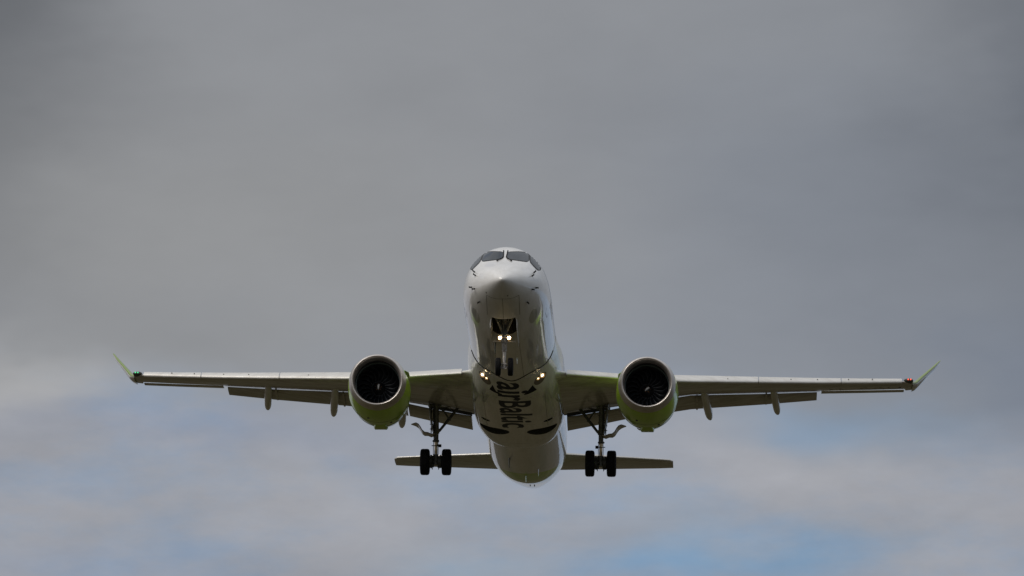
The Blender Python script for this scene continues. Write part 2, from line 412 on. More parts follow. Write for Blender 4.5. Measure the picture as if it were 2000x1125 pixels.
def write(body, size, parent, name, mat, place, tree, off=.004, squash=1.0, bold=.0, shear=0, align='CENTER'):
    cu = bpy.data.curves.new('text', 'FONT'); cu.body = body; cu.size = size; cu.offset = bold; cu.align_x = align; cu.shear = shear
    cu.resolution_u = 3
    to = bpy.data.objects.new('text', cu); COL.objects.link(to); bpy.context.view_layer.update()
    me = bpy.data.meshes.new_from_object(to.evaluated_get(bpy.context.evaluated_depsgraph_get()))
    b2 = bmesh.new(); b2.from_mesh(me); bmesh.ops.triangulate(b2, faces=b2.faces)
    for i in range(4):
        ee = [e for e in b2.edges if e.calc_length() > .14 * size]
        if ee: bmesh.ops.subdivide_edges(b2, edges=ee, cuts=1); bmesh.ops.triangulate(b2, faces=b2.faces)
    dead = []
    for v in b2.verts:
        o, d = place(v.co.x * squash, v.co.y)
        loc, nor, idx, dist = tree.ray_cast(o, d)
        if loc is None: dead.append(v); continue
        if nor.dot(d) > 0: nor = -nor
        v.co = loc + nor * off
    if dead: bmesh.ops.delete(b2, geom=dead, context='VERTS')
    ob = mobj(name, b2, mat, parent)
    bpy.data.objects.remove(to); bpy.data.meshes.remove(me); bpy.data.curves.remove(cu)
    return ob
# the airline's name along the belly: reads aft, letter tops to port
write('airBaltic', 1.80, fairing, 'lettering', 'lettering_blue', lambda a, b: (Vector((-.58 + b, 14.30 + a, -8)), Vector((0, 0, 1))), BT, .005, 1.12, .035)
# small marks on the forward flanks
write('airBaltic', .62, fuselage, 'lettering', 'panel_grey', lambda a, b: (Vector((6, 6.0 - 0 * a + a, -.35 + b)), Vector((-1, 0, 0))), FT, .004, 1, .01)
write('airBaltic', .9, fuselage, 'lettering', 'side_blue', lambda a, b: (Vector((-6, 6.3 - a, -.5 + b)), Vector((1, 0, 0))), FT, .004, 1, .02)

# seams, panels, probes and aerials of the fuselage
b = bmesh.new()
pts = []
for t in range(105, 256, 3):
    p = fair_pt(10.8, R(t)); l = FT.ray_cast(Vector((p.x * .975, 10.8 - .6 * math.sin(math.pi * min(1, abs(p.x) / 1.62)) ** 2, -8)), Vector((0, 0, 1)))
    pts.append(l[0] + Vector((0, 0, -.004)))
tube(b, pts, .022, 8); mobj('seal', b, 'black_rubber', fairing)
for s in (-1, 1):                                           # round access panels low on the nose
    b = bmesh.new(); patch(b, [(s * (1.10 + .15 * math.cos(t * .2618)), 3.05 + .55 * math.sin(t * .2618)) for t in range(24)], FT, under, .003, 2); mobj('access_panel', b, 'panel_grey', fuselage)
for (x0, y0, x1, y1) in ((-.62, 1.0, -.62, 2.2), (.62, 1.0, .62, 2.2), (0, .9, 0, 2.25), (-.62, 1.0, 0, .9), (.62, 1.0, 0, .9), (-.95, 4.9, .95, 4.9)):
    L = math.hypot(x1 - x0, y1 - y0); nx, ny = -(y1 - y0) / L * .006, (x1 - x0) / L * .006
    b = bmesh.new(); patch(b, [(x0 - nx, y0 - ny), (x1 - nx, y1 - ny), (x1 + nx, y1 + ny), (x0 + nx, y0 + ny)], FT, under, .003, 3); mobj('panel_seam', b, 'window_rim', fuselage)
def seam(parent, tree, x0, y0, x1, y1, wd=.018, mat='seam_grey'):
    L = math.hypot(x1 - x0, y1 - y0); k = max(1, int(L / .35)); b = bmesh.new(); row = []
    for i in range(k + 1):
        x, y = x0 + (x1 - x0) * i / k, y0 + (y1 - y0) * i / k; nx, ny = -(y1 - y0) / L * wd / 2, (x1 - x0) / L * wd / 2
        pr = []
        for q in (-1, 1):
            h = tree.ray_cast(Vector((x + q * nx, y + q * ny, -8)), Vector((0, 0, 1)))
            pr.append(b.verts.new(h[0] + h[1] * (.003 if h[1].z < 0 else -.003)) if h[0] else None)
        row.append(pr)
    for a, c in zip(row, row[1:]):
        if all(a + c): b.faces.new((a[0], a[1], c[1], c[0]))
    mobj('panel_seam', b, mat, parent)
for y in (6.3, 8.6, 24.0, 25.6, 29.3, 32.0): seam(fuselage, FT, -1.45, y, 1.45, y)
for x in (-.5, .5): seam(fuselage, FT, x, 4.2, x, 10.7)
for y in (12.9, 15.2, 17.0, 20.3): seam(fairing, BT, -1.75, y, 1.75, y)
for x in (-1.25, 1.25): seam(fairing, BT, x, 13.0, x, 17.6)
def on_fus(x, y, up=False):
    o, d = (Vector((x, y, -8)), Vector((0, 0, 1))) if not up else (Vector((x, y, 8)), Vector((0, 0, -1)))
    l, n, i, k = FT.ray_cast(o, d); return l, (n if n.dot(d) < 0 else -n)
def on_side(s, y, z):
    o, d = Vector((s * 8, y, z)), Vector((-s, 0, 0)); l, n, i, k = FT.ray_cast(o, d); return l, (n if n.dot(d) < 0 else -n)
def probe(s, y, z, ln=.16):
    o_, d_ = front(y, z); l, n, i_, k_ = FT.ray_cast(o_, d_); n = n if n.dot(d_) < 0 else -n
    if s > 0: l.x, n.x = -l.x, -n.x
    b = bmesh.new()
    tube(b, [l - n * .01, l + n * ln * .6], [.035, .02], 8)
    tube(b, [l + n * ln * .6 + Vector((0, .04, 0)), l + n * ln * .6 + Vector((0, -ln * .8, 0))], [.024, .012], 8)
    lathe_c = l + n * .004
    mobj('probe', b, 'black_rubber', fuselage)
for s in (-1, 1):
    for a, z in ((-1.04, -.34), (-1.0, -.48), (-1.02, -1.0), (-1.14, -.94), (-.83, -1.50)): probe(s, a, z)
for x, y in ((-.62, .9), (.2, .75)):
    b = bmesh.new(); patch(b, [(x + .022 * math.cos(t), y + .03 * math.sin(t)) for t in [i * .785 for i in range(8)]], FT, under, .003, 1); mobj('drain_hole', b, 'black_rubber', fuselage)
def blade(x, y, h, c, parent, tree_pt, mat='dark_metal'):
    l, n = tree_pt(x, y); b = bmesh.new(); rings = []
    for k, (f, cc, sw) in enumerate(((-.1, 1, 0), (.0, 1, 0), (.7, .8, .10), (1, .6, .16))):
        rings.append([(l.x + dx * .03 * cc, l.y + sw + dy * c * cc, l.z - f * h) for dx, dy in ((0, -.5), (.7, -.3), (1, 0), (.6, .3), (0, .5), (-.6, .3), (-1, 0), (-.7, -.3))])
    loft(b, rings); mobj('blade_antenna', b, mat, parent)
blade(-.43, 5.15, .36, .36, fuselage, on_fus); blade(-.62, 24.75, .34, .36, fuselage, on_fus)
blade(.55, 26.6, .26, .22, fuselage, on_fus, 'white_paint'); blade(0, 27.4, .25, .3, fuselage, on_fus, 'white_paint'); blade(.33, 7.4, .2, .5, fuselage, on_fus, 'white_paint')
for x, y, h in ((.05, 31.2, .03), (.22, 31.6, .04)):
    l, n = on_fus(x, y); b = bmesh.new(); tube(b, [l - n * .02, l + n * h + Vector((0, .06, 0))], [.03, .012], 8); mobj('drain_mast', b, 'black_rubber', fuselage)
# wipers
for s in (1, -1):
    b = bmesh.new()
    def fp(x, z, off=.03):
        o, d = front(-abs(x) + WCX, z); l, n, i, k = FT.ray_cast(o, d); n = n if n.dot(d) < 0 else -n
        q = l + n * off; q.x = q.x if s < 0 else -q.x; return q
    tube(b, [fp(.27, WBZ - .06), fp(.10, WBZ + .035), fp(.045, WBZ + .10), fp(.036, WBZ + .30)], [.022, .014, .016, .014], 8)
    tube(b, [fp(.045, WBZ + .08, .02), fp(.036, WBZ + .34, .02)], [.022, .022], 6)
    tube(b, [fp(.27, WBZ - .06, .0), fp(.27, WBZ - .06, .05)], [.035, .03], 10)
    mobj('wiper', b, 'black_rubber', fuselage)
# passenger windows on the flanks and the front door outline
def door(s, y0, y1, z0, z1):
    b = bmesh.new(); o = rounded([(y0, z0), (y1, z0), (y1, z1), (y0, z1)], .15, 4)
    out_ = grow(o, .02)
    n = len(o)
    def P(p, off=.003):
        a, d = Vector((s * 8, p[0], p[1])), Vector((-s, 0, 0)); l = FT.ray_cast(a, d)[0]; return l + Vector((s * off, 0, 0))
    v1 = [b.verts.new(P(p)) for p in o]; v2 = [b.verts.new(P(p)) for p in out_]
    for i in range(n): b.faces.new((v1[i], v1[(i + 1) % n], v2[(i + 1) % n], v2[i]))
    mobj('door_outline', b, 'window_rim', fuselage)
door(1, 4.3, 5.15, -.75, 1.05); door(-1, 4.3, 5.15, -.75, 1.05)

# landing lamps let into the fairing shoulders
for s in (-1, 1):
    fr = lambda x, y: (Vector((x, y, -8)), Vector((0, 0, 1)))
    l, n, i, k = BT.ray_cast(Vector((s * 1.2, 12.0, -8)), Vector((0, 0, 1)))
    b = bmesh.new()
    patch(b, [(s * (1.10 + (.24 * math.cos(t) )), 11.58 + .36 * math.sin(t)) for t in [i * .2618 for i in range(24)]], BT, fr, .006, 2)
    lens = mobj('landing_light', b, 'lamp_recess', fairing)
LAMPS = []   # placed with the gear lamps

# ------------------------------------------------------------------ wings
def airfoil(t, cut=1.0, lip=1.0, n=16):
    """closed outline (x along chord, z) from upper rear edge round the nose to the lower rear edge"""
    def th(x): return 5 * t * (.2969 * math.sqrt(x) - .126 * x - .3516 * x * x + .2843 * x**3 - .1036 * x**4)
    def cam(x): return .018 * (1 - (2 * x - 1)**2) * (.6 + .8 * x)
    up, lo = [], []
    for i in range(n + 1):
        x = lip * (1 - math.cos(math.pi * i / n / 1)) / 2 if False else lip * (i / n) ** 1.8
        up.append((x, cam(x) * .55 + th(x)))
        x2 = cut * (i / n) ** 1.8
        lo.append((x2, cam(x2) * .2 - th(x2) * .95))
    return up[::-1] + lo[1:]
WING = [ # x, LE y, chord, LE z, TE z, t, cut, lip
    (0.9, 12.5, 7.1, -1.12, -1.22, .085, .945, .99), (1.97, 13.0, 6.5, -1.00, -1.12, .08, .945, .99), (3.2, 13.75, 5.6, -.885, -.91, .082, .935, .985), (4.7, 14.65, 4.75, -.76, -.65, .088, .94, .985),
    (5.6, 15.15, 4.3, -.69, -.47, .095, .915, .975), (7.1, 16.0, 3.86, -.50, -.13, .10, .86, .955), (10.3, 17.85, 3.02, -.03, .24, .105, .87, .955), (12.42, 19.05, 2.48, .28, .50, .105, .87, .955),
    (12.46, 19.07, 2.46, .285, .50, .105, .715, .76), (14.4, 20.2, 2.0, .60, .72, .10, .715, .76), (16.0, 21.1, 1.66, .86, .91, .10, .70, .745), (16.06, 21.15, 1.64, .87, .92, .10, 1.0, 1.0), (16.3, 21.35, 1.5, .91, .96, .09, 1.0, 1.0)]
def wing_at(x):
    return lerp_lin(WING, x)
def lerp_lin(tab, x):
    if x <= tab[0][0]: return tab[0]
    for a, b in zip(tab, tab[1:]):
        if a[0] <= x <= b[0]:
            t = (x - a[0]) / (b[0] - a[0] + 1e-9); return tuple(p + (q - p) * t for p, q in zip(a, b))
    return tab[-1]
def section(s, st, pts, dy=0, dz=0, rot=0):
    x, ly, c, lz, tz = st[:5]; tw = math.atan2(tz - lz, c); out = []
    for a, h in pts:
        p = Vector((a * c, h * c)); 
        if rot: p = Vector((p.x * math.cos(rot) - p.y * math.sin(rot), p.x * math.sin(rot) + p.y * math.cos(rot)))
        out.append(Vector((s * x, ly + dy + p.x * math.cos(tw) - p.y * math.sin(tw), lz + dz + p.x * math.sin(tw) + p.y * math.cos(tw))))
    return out
def canted(s, x, y, z, c, t, cant, n=16):
    up = Vector((-math.sin(cant) * s, 0, math.cos(cant)))
    return [Vector((s * x, y, z)) + Vector((0, a * c, 0)) + up * (h * c) for a, h in airfoil(t, 1, 1, n)]
def cap_loft(b, rings, mi=None): return loft(b, rings, True, True, True, mi)
wings = []
for s in (-1, 1):
    b = bmesh.new(); rings = []
    xs = sorted(set([w[0] for w in WING] + [1.4, 2.6, 4, 6.3, 8, 9, 11.2, 13.4, 15.2]))
    NA = 32
    def wmi(i, j): return 1 if j == NA else 0
    for x in xs:
        st = wing_at(x); rings.append(section(s, st, airfoil(st[5], st[6], st[7])))
    cap_loft(b, rings, wmi)
    wing = mobj('wing', b, ['wing_paint', 'bay_dark'], ROOT, angle=40)
    wings.append(wing)
    # winglet
    b = bmesh.new()
    st = [(16.3, 21.38, .91, 1.55, .13, R(12)), (16.40, 21.6, .96, 1.50, .15, R(32)), (16.50, 21.85, 1.06, 1.42, .17, R(48)), (16.88, 22.7, 1.60, 1.15, .17, R(54)),
          (17.28, 23.6, 2.16, .85, .18, R(54)), (17.54, 24.2, 2.56, .55, .18, R(54)), (17.61, 24.55, 2.69, .24, .12, R(54))]
    cap_loft(b, [canted(s, *q[:1], q[1], q[2], q[3], q[4], q[5]) for q in st], lambda i, j: 1 if j > 17 else 0)
    mobj('winglet', b, ['winglet_green', 'fairing_paint'], wing, angle=60)
    # slats, drooped ahead of the leading edge
    for x0, x1 in ((2.12, 4.75), (6.2, 9.84), (9.88, 13.27), (13.31, 15.85)):
        b = bmesh.new(); rr = []
        for i in range(9):
            x = x0 + (x1 - x0) * i / 8; w = wing_at(x); th = (.28 - .006 * x) / (.62 * w[2])
            prof = []
            f = lambda q: 5 * th * (.2969 * math.sqrt(q) - .126 * q - .3516 * q * q)
            K = .10 if x < 6 else .17
            top = [K * (k / 10)**2 for k in range(10, -1, -1)]; bot = [.028 * (k / 5)**2 for k in range(1, 6)]
            prof = [(q, f(q)) for q in top] + [(q, -f(q)) for q in bot] + [(.045, -.0), (.09, f(.09) * .62)]
            rr.append(section(s, w, prof, -.10 - .022 * w[2], -.055, R(17)))
        cap_loft(b, rr); mobj('slat', b, 'slat_metal', wing, angle=40)
    # flaps
    def surf(name, tab, mat='wing_paint', tt=.13, parent=wing):
        b = bmesh.new(); rr = []
        for x, ly, lz, ty, tz in tab:
            c = math.hypot(ty - ly, tz - lz); rr.append(section(s, (x, ly, c, lz, lz + math.copysign(abs(tz - lz), tz - lz) * 1.0), airfoil(tt)))
            d = math.asin((tz - lz) / c); rr[-1] = []
            for a, h in airfoil(tt): rr[-1].append(Vector((s * x, ly + (a * math.cos(d) - h * math.sin(d)) * c, lz + (a * math.sin(d) + h * math.cos(d)) * c)))
        cap_loft(b, rr); return mobj(name, b, mat, parent, angle=40)
    surf('flap', [(1.97, 19.16, -1.27, 20.5, -1.52), (3.3, 19.12, -1.06, 20.42, -1.26), (4.6, 19.05, -.80, 20.3, -1.0)])
    surf('flap', [(4.66, 19.05, -.79, 20.3, -.99), (5.8, 19.15, -.53, 20.35, -.80), (7.08, 19.27, -.27, 20.42, -.57), (10.32, 20.35, .10, 21.22, -.12), (12.32, 21.12, .38, 21.95, .25)], tt=.13)
    # aileron
    tab = []
    for x in (12.5, 14.3, 15.98):
        w = wing_at(x); ly = w[1] + w[2] * .775; lz = w[3] + (w[4] - w[3]) * .775; tab.append((x, ly, lz - .05, w[1] + w[2] + .05, w[4] - .06))
    surf('aileron', tab, tt=.12)
    # dark strip filling the gap between the lower skin and the inner flap
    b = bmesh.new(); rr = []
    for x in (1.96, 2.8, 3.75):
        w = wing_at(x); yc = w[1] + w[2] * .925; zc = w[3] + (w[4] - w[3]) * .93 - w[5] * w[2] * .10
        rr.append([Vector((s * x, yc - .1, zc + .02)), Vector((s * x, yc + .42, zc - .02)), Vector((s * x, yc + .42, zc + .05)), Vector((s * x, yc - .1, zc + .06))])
    cap_loft(b, rr); mobj('flap_gap_strip', b, 'bay_dark', wing, smooth=False)
    # flap track fairings
    def canoe(pts, wdt, hgt):
        b = bmesh.new(); rr = []; n = 20
        for (x, y, z, k) in pts:
            ring = []
            for q in range(n):
                t = 2 * math.pi * q / n; cx, cz = math.sin(t), math.cos(t)
                e = .8
                ring.append(Vector((s * x + wdt * k * math.copysign(abs(cx)**e, cx), y, z + hgt * k * math.copysign(abs(cz)**e, cz))))
            rr.append(ring)
        cap_loft(b, rr); mobj('flap_track_fairing', b, 'fairing_paint', wing, angle=60)
    def cano(x0, y0, z0, x1, y1, z1, wdt, hgt):
        P = [(0, .05), (.03, .45), (.10, .8), (.22, 1), (.45, 1.05), (.7, 1.02), (.80, .92), (.88, .70), (.95, .36), (1, .03)]
        pts = []
        for f, k in P:
            bend = 0 if f < .45 else (f - .45)**2 * .35
            pts.append((x0 + (x1 - x0) * f, y0 + (y1 - y0) * f, z0 + (z1 - z0) * (f if f > .45 else f * .8 + .2 * f * f / .45) , k))
        canoe(pts, wdt, hgt)
    cano(10.47, 19.5, .16, 10.72, 22.45, -.27, .155, .19)
    cano(7.60, 18.4, -.26, 7.90, 21.85, -.68, .165, .20)
    cano(4.75, 17.6, -.84, 4.98, 21.2, -1.30, .17, .20)
    # pylon-side fairing rail seen inboard of each canoe
    for x, y0, z0, y1, z1 in ((10.2, 20.0, .02, 21.15, -.10), (7.33, 19.2, -.3, 20.35, -.56)):
        b = bmesh.new(); box(b, (s * x, (y0 + y1) / 2, (z0 + z1) / 2), (.07, y1 - y0, .12), rot=Matrix.Rotation(math.atan2(z1 - z0, y1 - y0), 3, 'X')); mobj('flap_bracket', b, 'wing_paint', wing, smooth=False)
    # skin joints of the lower wing
    bmw = bmesh.new(); cap_loft(bmw, [section(s, wing_at(x), airfoil(*wing_at(x)[5:8])) for x in xs]); LT = BVHTree.FromBMesh(bmw); bmw.free()
    def yc(x, f): w = wing_at(x); return w[1] + w[2] * f
    for f, xa, xb in ((.17, 2.2, 15.8), (.62, 2.2, 12.2)):
        for p, q in zip([xa + (xb - xa) * i / 4 for i in range(4)], [xa + (xb - xa) * (i + 1) / 4 for i in range(4)]): seam(wing, LT, s * p, yc(p, f), s * (q - .03), yc(q, f), .02)
    for x in (2.9, 4.3, 6.6, 8.4, 9.86, 11.6, 13.29, 14.7): seam(wing, LT, s * x, yc(x, .12), s * x, yc(x, .68), .02)
    # little vortex tabs along the slat tops
    for x in (8.6, 11.2, 12.3, 13.6, 14.6):
        w = wing_at(x); b = bmesh.new(); box(b, (s * x, w[1] - .02, w[3] + .115), (.04, .10, .035)); mobj('slat_tab', b, 'dark_metal', wing, smooth=False)
    # navigation lamp at the tip
    b = bmesh.new(); rr = []
    for f, k in ((-.13, .35), (-.11, .7), (-.05, .95), (.05, 1), (.3, 1)):
        rr.append([Vector((s * 16.13 + .20 * k * math.cos(q * .524), 21.12 + f, .93 + .085 * k * math.sin(q * .524))) for q in range(12)])
    cap_loft(b, rr); nl = mobj('navigation_light', b, 'dark_metal', wing)
    for dx in (-.05, .055):
        b = bmesh.new(); lathe(b, [(0, .027), (.05, .027)], (s * 16.16 + dx, 20.965, .945), 'Y', 14); mobj('lamp_bulb', b, 'nav_green' if s < 0 else 'nav_red', wing)
    if s == 1:   # registration under the port wing
        bmw = bmesh.new(); rings = []
        for x in xs: w = wing_at(x); rings.append(section(s, w, airfoil(w[5], w[6], w[7])))
        cap_loft(bmw, rings); WT = BVHTree.FromBMesh(bmw); bmw.free()
        def pl(a, bb):
            x = 14.25 + a; w = wing_at(x); return Vector((x, w[1] + w[2] * .62 - bb * 1.0, -8)), Vector((0, 0, 1))
        write('YL-AAU', .95, wing, 'lettering', 'lettering_blue', pl, WT, .004, 1.0, .012)
    # wing root cuff
    b = bmesh.new(); rr = []
    for x, dy, g in ((1.45, -.62, 1.9), (1.66, -.34, 1.45), (1.80, -.22, 1.15), (1.94, -.17, .98), (2.09, -.15, .90)):
        w = wing_at(x); rr.append(section(s, (x, w[1] + dy, w[2] * .35, w[3] + .02, w[3] - .02), [(a * (1 + .0), h * 1.12 * g) for a, h in airfoil(.12, .5, .5)]))
    cap_loft(b, rr); mobj('wing_root_fillet', b, 'fairing_paint', wing, angle=50)

# ------------------------------------------------------------------ tail surfaces
for s in (-1, 1):
    b = bmesh.new()
    T = [(.5, 32.75, 3.9, .44, .60, .10), (1.4, 33.4, 3.4, .56, .66, .10), (3.5, 34.45, 2.65, .72, .79, .10), (5.6, 35.5, 1.85, .87, .90, .10), (6.06, 35.75, 1.62, .90, .925, .10), (6.20, 36.0, 1.38, .915, .935, .09)]
    cap_loft(b, [section(s, q, airfoil(q[5])) for q in T]); st = mobj('horizontal_stabilizer', b, 'wing_paint', ROOT, angle=40)
    b = bmesh.new()
    for q0, q1 in zip(T[1:4], T[2:5]):
        pts = [section(s, (q[0], q[1] - .012, q[2], q[3], q[4]), [(0.004, .012), (0, 0), (.004, -.014)]) for q in (q0, q1)]
        tube(b, [(p[1]) for p in pts], .035, 8)
    mobj('leading_edge', b, 'slat_metal', st)
b = bmesh.new()
V = [(1.2, 30.6, 7.2, .11), (2.0, 31.3, 6.5, .11), (4.5, 33.3, 4.6, .10), (7.0, 35.4, 3.0, .10), (7.25, 35.8, 2.5, .07)]
rr = []
for z, y, c, t in V: rr.append([Vector((h * c, y + a * c, z)) for a, h in [(a, h if i <= 16 else h) for i, (a, h) in enumerate([(p, (q if i <= 16 else -airfoil(t)[32 - i][1])) for i, (p, q) in enumerate(airfoil(t))])]])
cap_loft(b, rr); mobj('vertical_stabilizer', b, 'green_paint', ROOT, angle=40)

# ------------------------------------------------------------------ engines
for s in (-1, 1):
    cx, cz, y0 = s * 5.38, -1.85, 10.85
    def cc(y): return Vector((cx, y0 + y, cz - .018 * y))
    def L(b, prof, mi=None, n=72, close=False):
        rr = [[cc(a) + Vector((r * math.sin(2 * math.pi * k / n), 0, r * math.cos(2 * math.pi * k / n))) for k in range(n)] for a, r in prof]
        if close: rr.append(rr[0])
        loft(b, rr, True, False, False, mi)
        if close: bmesh.ops.remove_doubles(b, verts=b.verts, dist=1e-6)
    b = bmesh.new()     # outer cowl with thickness
    L(b, [(.40, 1.152), (.8, 1.197), (1.3, 1.232), (1.9, 1.25), (2.5, 1.20), (3.1, 1.12), (3.6, 1.02), (4.0, .92), (4.0, .88), (3.4, .94), (2.0, 1.0), (.6, .95), (.40, .93)], close=True)
    eng = mobj('engine', b, 'green_paint', ROOT, angle=45)
    b = bmesh.new()
    lip = [(.40, 1.150), (.28, 1.128), (.16, 1.098), (.07, 1.064), (.02, 1.03), (0, 1.0), (.015, .972), (.06, .945), (.14, .918), (.25, .90), (.36, .892), (.42, .892), (.42, .93)]
    L(b, lip, close=True); mobj('inlet_lip', b, 'lip_metal', eng, angle=50)
    b = bmesh.new()
    L(b, [(.36, .895), (.42, .889), (.60, .888), (.68, .89)], 0); L(b, [(.68, .89), (.69, .866), (.80, .868), (.81, .89)], 1); L(b, [(.81, .89), (1.2, .90), (1.9, .91)], 0)
    mobj('inlet_duct', b, ['dark_liner', 'teal_ring'], eng, angle=50)
    # fan: 20 swept blades on a disc
    b = bmesh.new(); yf = 1.30
    lathe(b, [(0, .30), (.02, .33), (.3, .36), (.42, .91), (.43, 0.0001)], cc(yf) + Vector((0, .06, 0)), 'Y', 48, mi=0)
    for k in range(20):
        a0 = 2 * math.pi * k / 20 + .08
        rows = []
        for j in range(9):
            f = j / 8; r = .27 + .635 * f
            sweep = .16 * math.sin(f * math.pi) * 1.0 - .22 * f * f        # angular bow
            stg = R(28 + 36 * f); ch = .30 + .10 * f
            mid = a0 + sweep; row = []
            for u, tt in ((-.5, .0), (-.42, .012), (0, .02), (.5, .004), (0, -.012), (-.42, -.008)):
                da = u * ch * math.sin(stg) / r; dy = u * ch * math.cos(stg) - .05 * f
                a = mid + da + tt * math.cos(stg) / r
                row.append(cc(yf) + Vector((r * math.sin(a), dy + .12 - tt * math.sin(stg), r * math.cos(a))))
            rows.append(row)
        loft(b, rows, True, True, True, lambda i, j: 2 if j in (0, 5) else 1)
    mobj('fan', b, ['spinner_black', 'fan_metal', 'blade_edge'], eng, angle=30)
    b = bmesh.new()
    lathe(b, [(-.34, .0001), (-.335, .03), (-.31, .07), (-.24, .13), (-.12, .20), (0, .255), (.10, .29), (.12, .29)], cc(yf), 'Y', 40)
    sp = mobj('spinner', b, 'spinner_black', eng, angle=60)
    # painted comma, and bolt dots with orange glints painted in, on the spinner
    b = bmesh.new(); lathe(b, [(-.34, .0001), (-.335, .03), (-.31, .07), (-.24, .13), (-.12, .20), (0, .255), (.10, .29)], cc(yf), 'Y', 40); bmesh.ops.recalc_face_normals(b, faces=b.faces); ST = BVHTree.FromBMesh(b); b.free()
    ang = R(-4 if s < 0 else 38)
    o2 = []
    for t in range(20):
        a = 2 * math.pi * t / 20; u, v = .032 * math.sin(a) * (1.0 + .9 * max(0, math.cos(a))), .115 * math.cos(a)
        u += .012 * math.sin(v * 18)
        o2.append((cx + u * math.cos(ang) + v * math.sin(ang), cz - .02 + (-u * math.sin(ang) + v * math.cos(ang)) - .0))
    fw = lambda x, z: (Vector((x, 5, z)), Vector((0, 1, 0)))
    b = bmesh.new(); patch(b, o2, ST, fw, .004, 2); mobj('spinner_mark', b, 'mark_white', eng)
    for k in range(6):
        b = bmesh.new(); a = k * 1.047; q = (cx + .12 * math.cos(a), cz - .02 + .12 * math.sin(a)); patch(b, [(q[0] + .012 * math.cos(t * 1.047), q[1] + .012 * math.sin(t * 1.047)) for t in range(6)], ST, fw, .003, 1); mobj('spinner_bolt', b, 'orange_glint', eng)
    for yy_, rr_ in ((1.9, 1.2505), (3.0, 1.137)):
        b = bmesh.new(); c = cc(yy_); tube(b, [c + Vector((rr_ * math.sin(R(t)), 0, rr_ * math.cos(R(t)))) for t in range(40, 321, 5)], .006, 6); mobj('cowl_seam', b, 'dark_metal', eng)
    # core cowl and exhaust
    b = bmesh.new(); L(b, [(2.6, .70), (3.4, .66), (4.2, .54), (4.9, .42), (4.9, .38), (4.0, .40)]); mobj('core_cowl', b, 'dark_metal', eng)
    b = bmesh.new(); L(b, [(4.4, .30), (4.9, .26), (5.5, .10), (5.65, .001)]); mobj('exhaust_cone', b, 'dark_metal', eng)
    # lower bifurcation fairing
    b = bmesh.new(); rr = []
    for y, w, h0, h1 in ((2.3, .14, 1.1, 1.19), (2.7, .24, 1.0, 1.22), (3.0, .28, .9, 1.24), (3.4, .28, .8, 1.16), (3.8, .25, .6, 1.03), (4.1, .15, .5, .92)):
        c = cc(y); rr.append([c + Vector((dx, 0, -hh)) for dx, hh in ((-w, h0), (-w * 1.0, h1 - .06), (-w * .86, h1), (w * .86, h1), (w * 1.0, h1 - .06), (w, h0))])
    cap_loft(b, rr); mobj('lower_fairing', b, 'green_paint', eng, angle=40)
    # strake and pylon
    b = bmesh.new(); a = R(58) * -s; d = Vector((math.sin(a), 0, math.cos(a)))
    rr = [[cc(y) + d * (1.18) + Vector((d.z, 0, -d.x)) * w for w in (-.01, .01)] + [cc(y) + d * (1.22 + h) + Vector((d.z, 0, -d.x)) * w for w in (.008, -.008)] for y, h in ((.95, .02), (1.5, .16), (2.1, .18), (2.15, .02))]
    cap_loft(b, rr); mobj('strake', b, 'green_paint', eng, smooth=False)
    b = bmesh.new(); rr = []
    for y, w, zb, zt in ((2.2, .04, -.70, -.62), (2.8, .16, -.78, -.50), (4.0, .24, -1.4, -.45), (5.5, .24, -1.5, -.55), (7.0, .14, -1.0, -.6), (7.6, .04, -.9, -.65)):
        rr.append([Vector((cx + dx * w, y0 + y, z)) for dx, z in ((-1, zb), (-1, zt - .08), (-.6, zt), (.6, zt), (1, zt - .08), (1, zb), (.5, zb - .04), (-.5, zb - .04))])
    cap_loft(b, rr); mobj('pylon', b, 'fairing_paint', eng, angle=50)
    # small vents on the belly of the cowl
    for dx, y, k in ((-.40, 1.5, .05), (.46, 2.3, .05)):
        r = lerp_tab([(.4, 1.152), (1.3, 1.232), (1.9, 1.25), (2.5, 1.20), (4, .92)], y)[0]; c = cc(y) + Vector((dx, 0, -math.sqrt(r * r - dx * dx)))
        b = bmesh.new(); box(b, c, (.09, .12, .03)); mobj('cowl_vent', b, 'dark_metal', eng, smooth=False)

# ------------------------------------------------------------------ main landing gear
def tyre_parts(c, r, w, parent, side):
    b = bmesh.new(); h = w / 2
    prof = [(-h * .62, r * .50), (-h * .9, r * .60), (-h, r * .74), (-h * .97, r * .86), (-h * .84, r * .955), (-h * .62, r * .99)]
    gr = [-.5, -.17, .17, .5]
    for g in gr: prof += [(h * (g - .05), r * 1.0), (h * (g - .035), r * .982), (h * (g + .035), r * .982), (h * (g + .05), r)]
    prof += [(h * .62, r * .99), (h * .84, r * .955), (h * .97, r * .86), (h, r * .74), (h * .9, r * .60), (h * .62, r * .50)]
    lathe(b, prof, c, 'X', 56, close=True); mobj('tyre', b, 'rubber', parent, angle=50)
    b = bmesh.new()
    lathe(b, [(-h * .62, r * .5), (-h * .75, r * .47), (-h * .35, r * .42), (-h * .3, r * .12), (-h * .6, r * .10), (-h * .6, .0001)], c, 'X', 36)
    lathe(b, [(h * .62, r * .5), (h * .75, r * .47), (h * .35, r * .42), (h * .3, r * .12), (h * .6, r * .10), (h * .6, .0001)], c, 'X', 36)
    lathe(b, [(-h * .62, r * .5), (h * .62, r * .5)], c, 'X', 36)
    mobj('wheel_rim', b, 'gear_grey', parent)
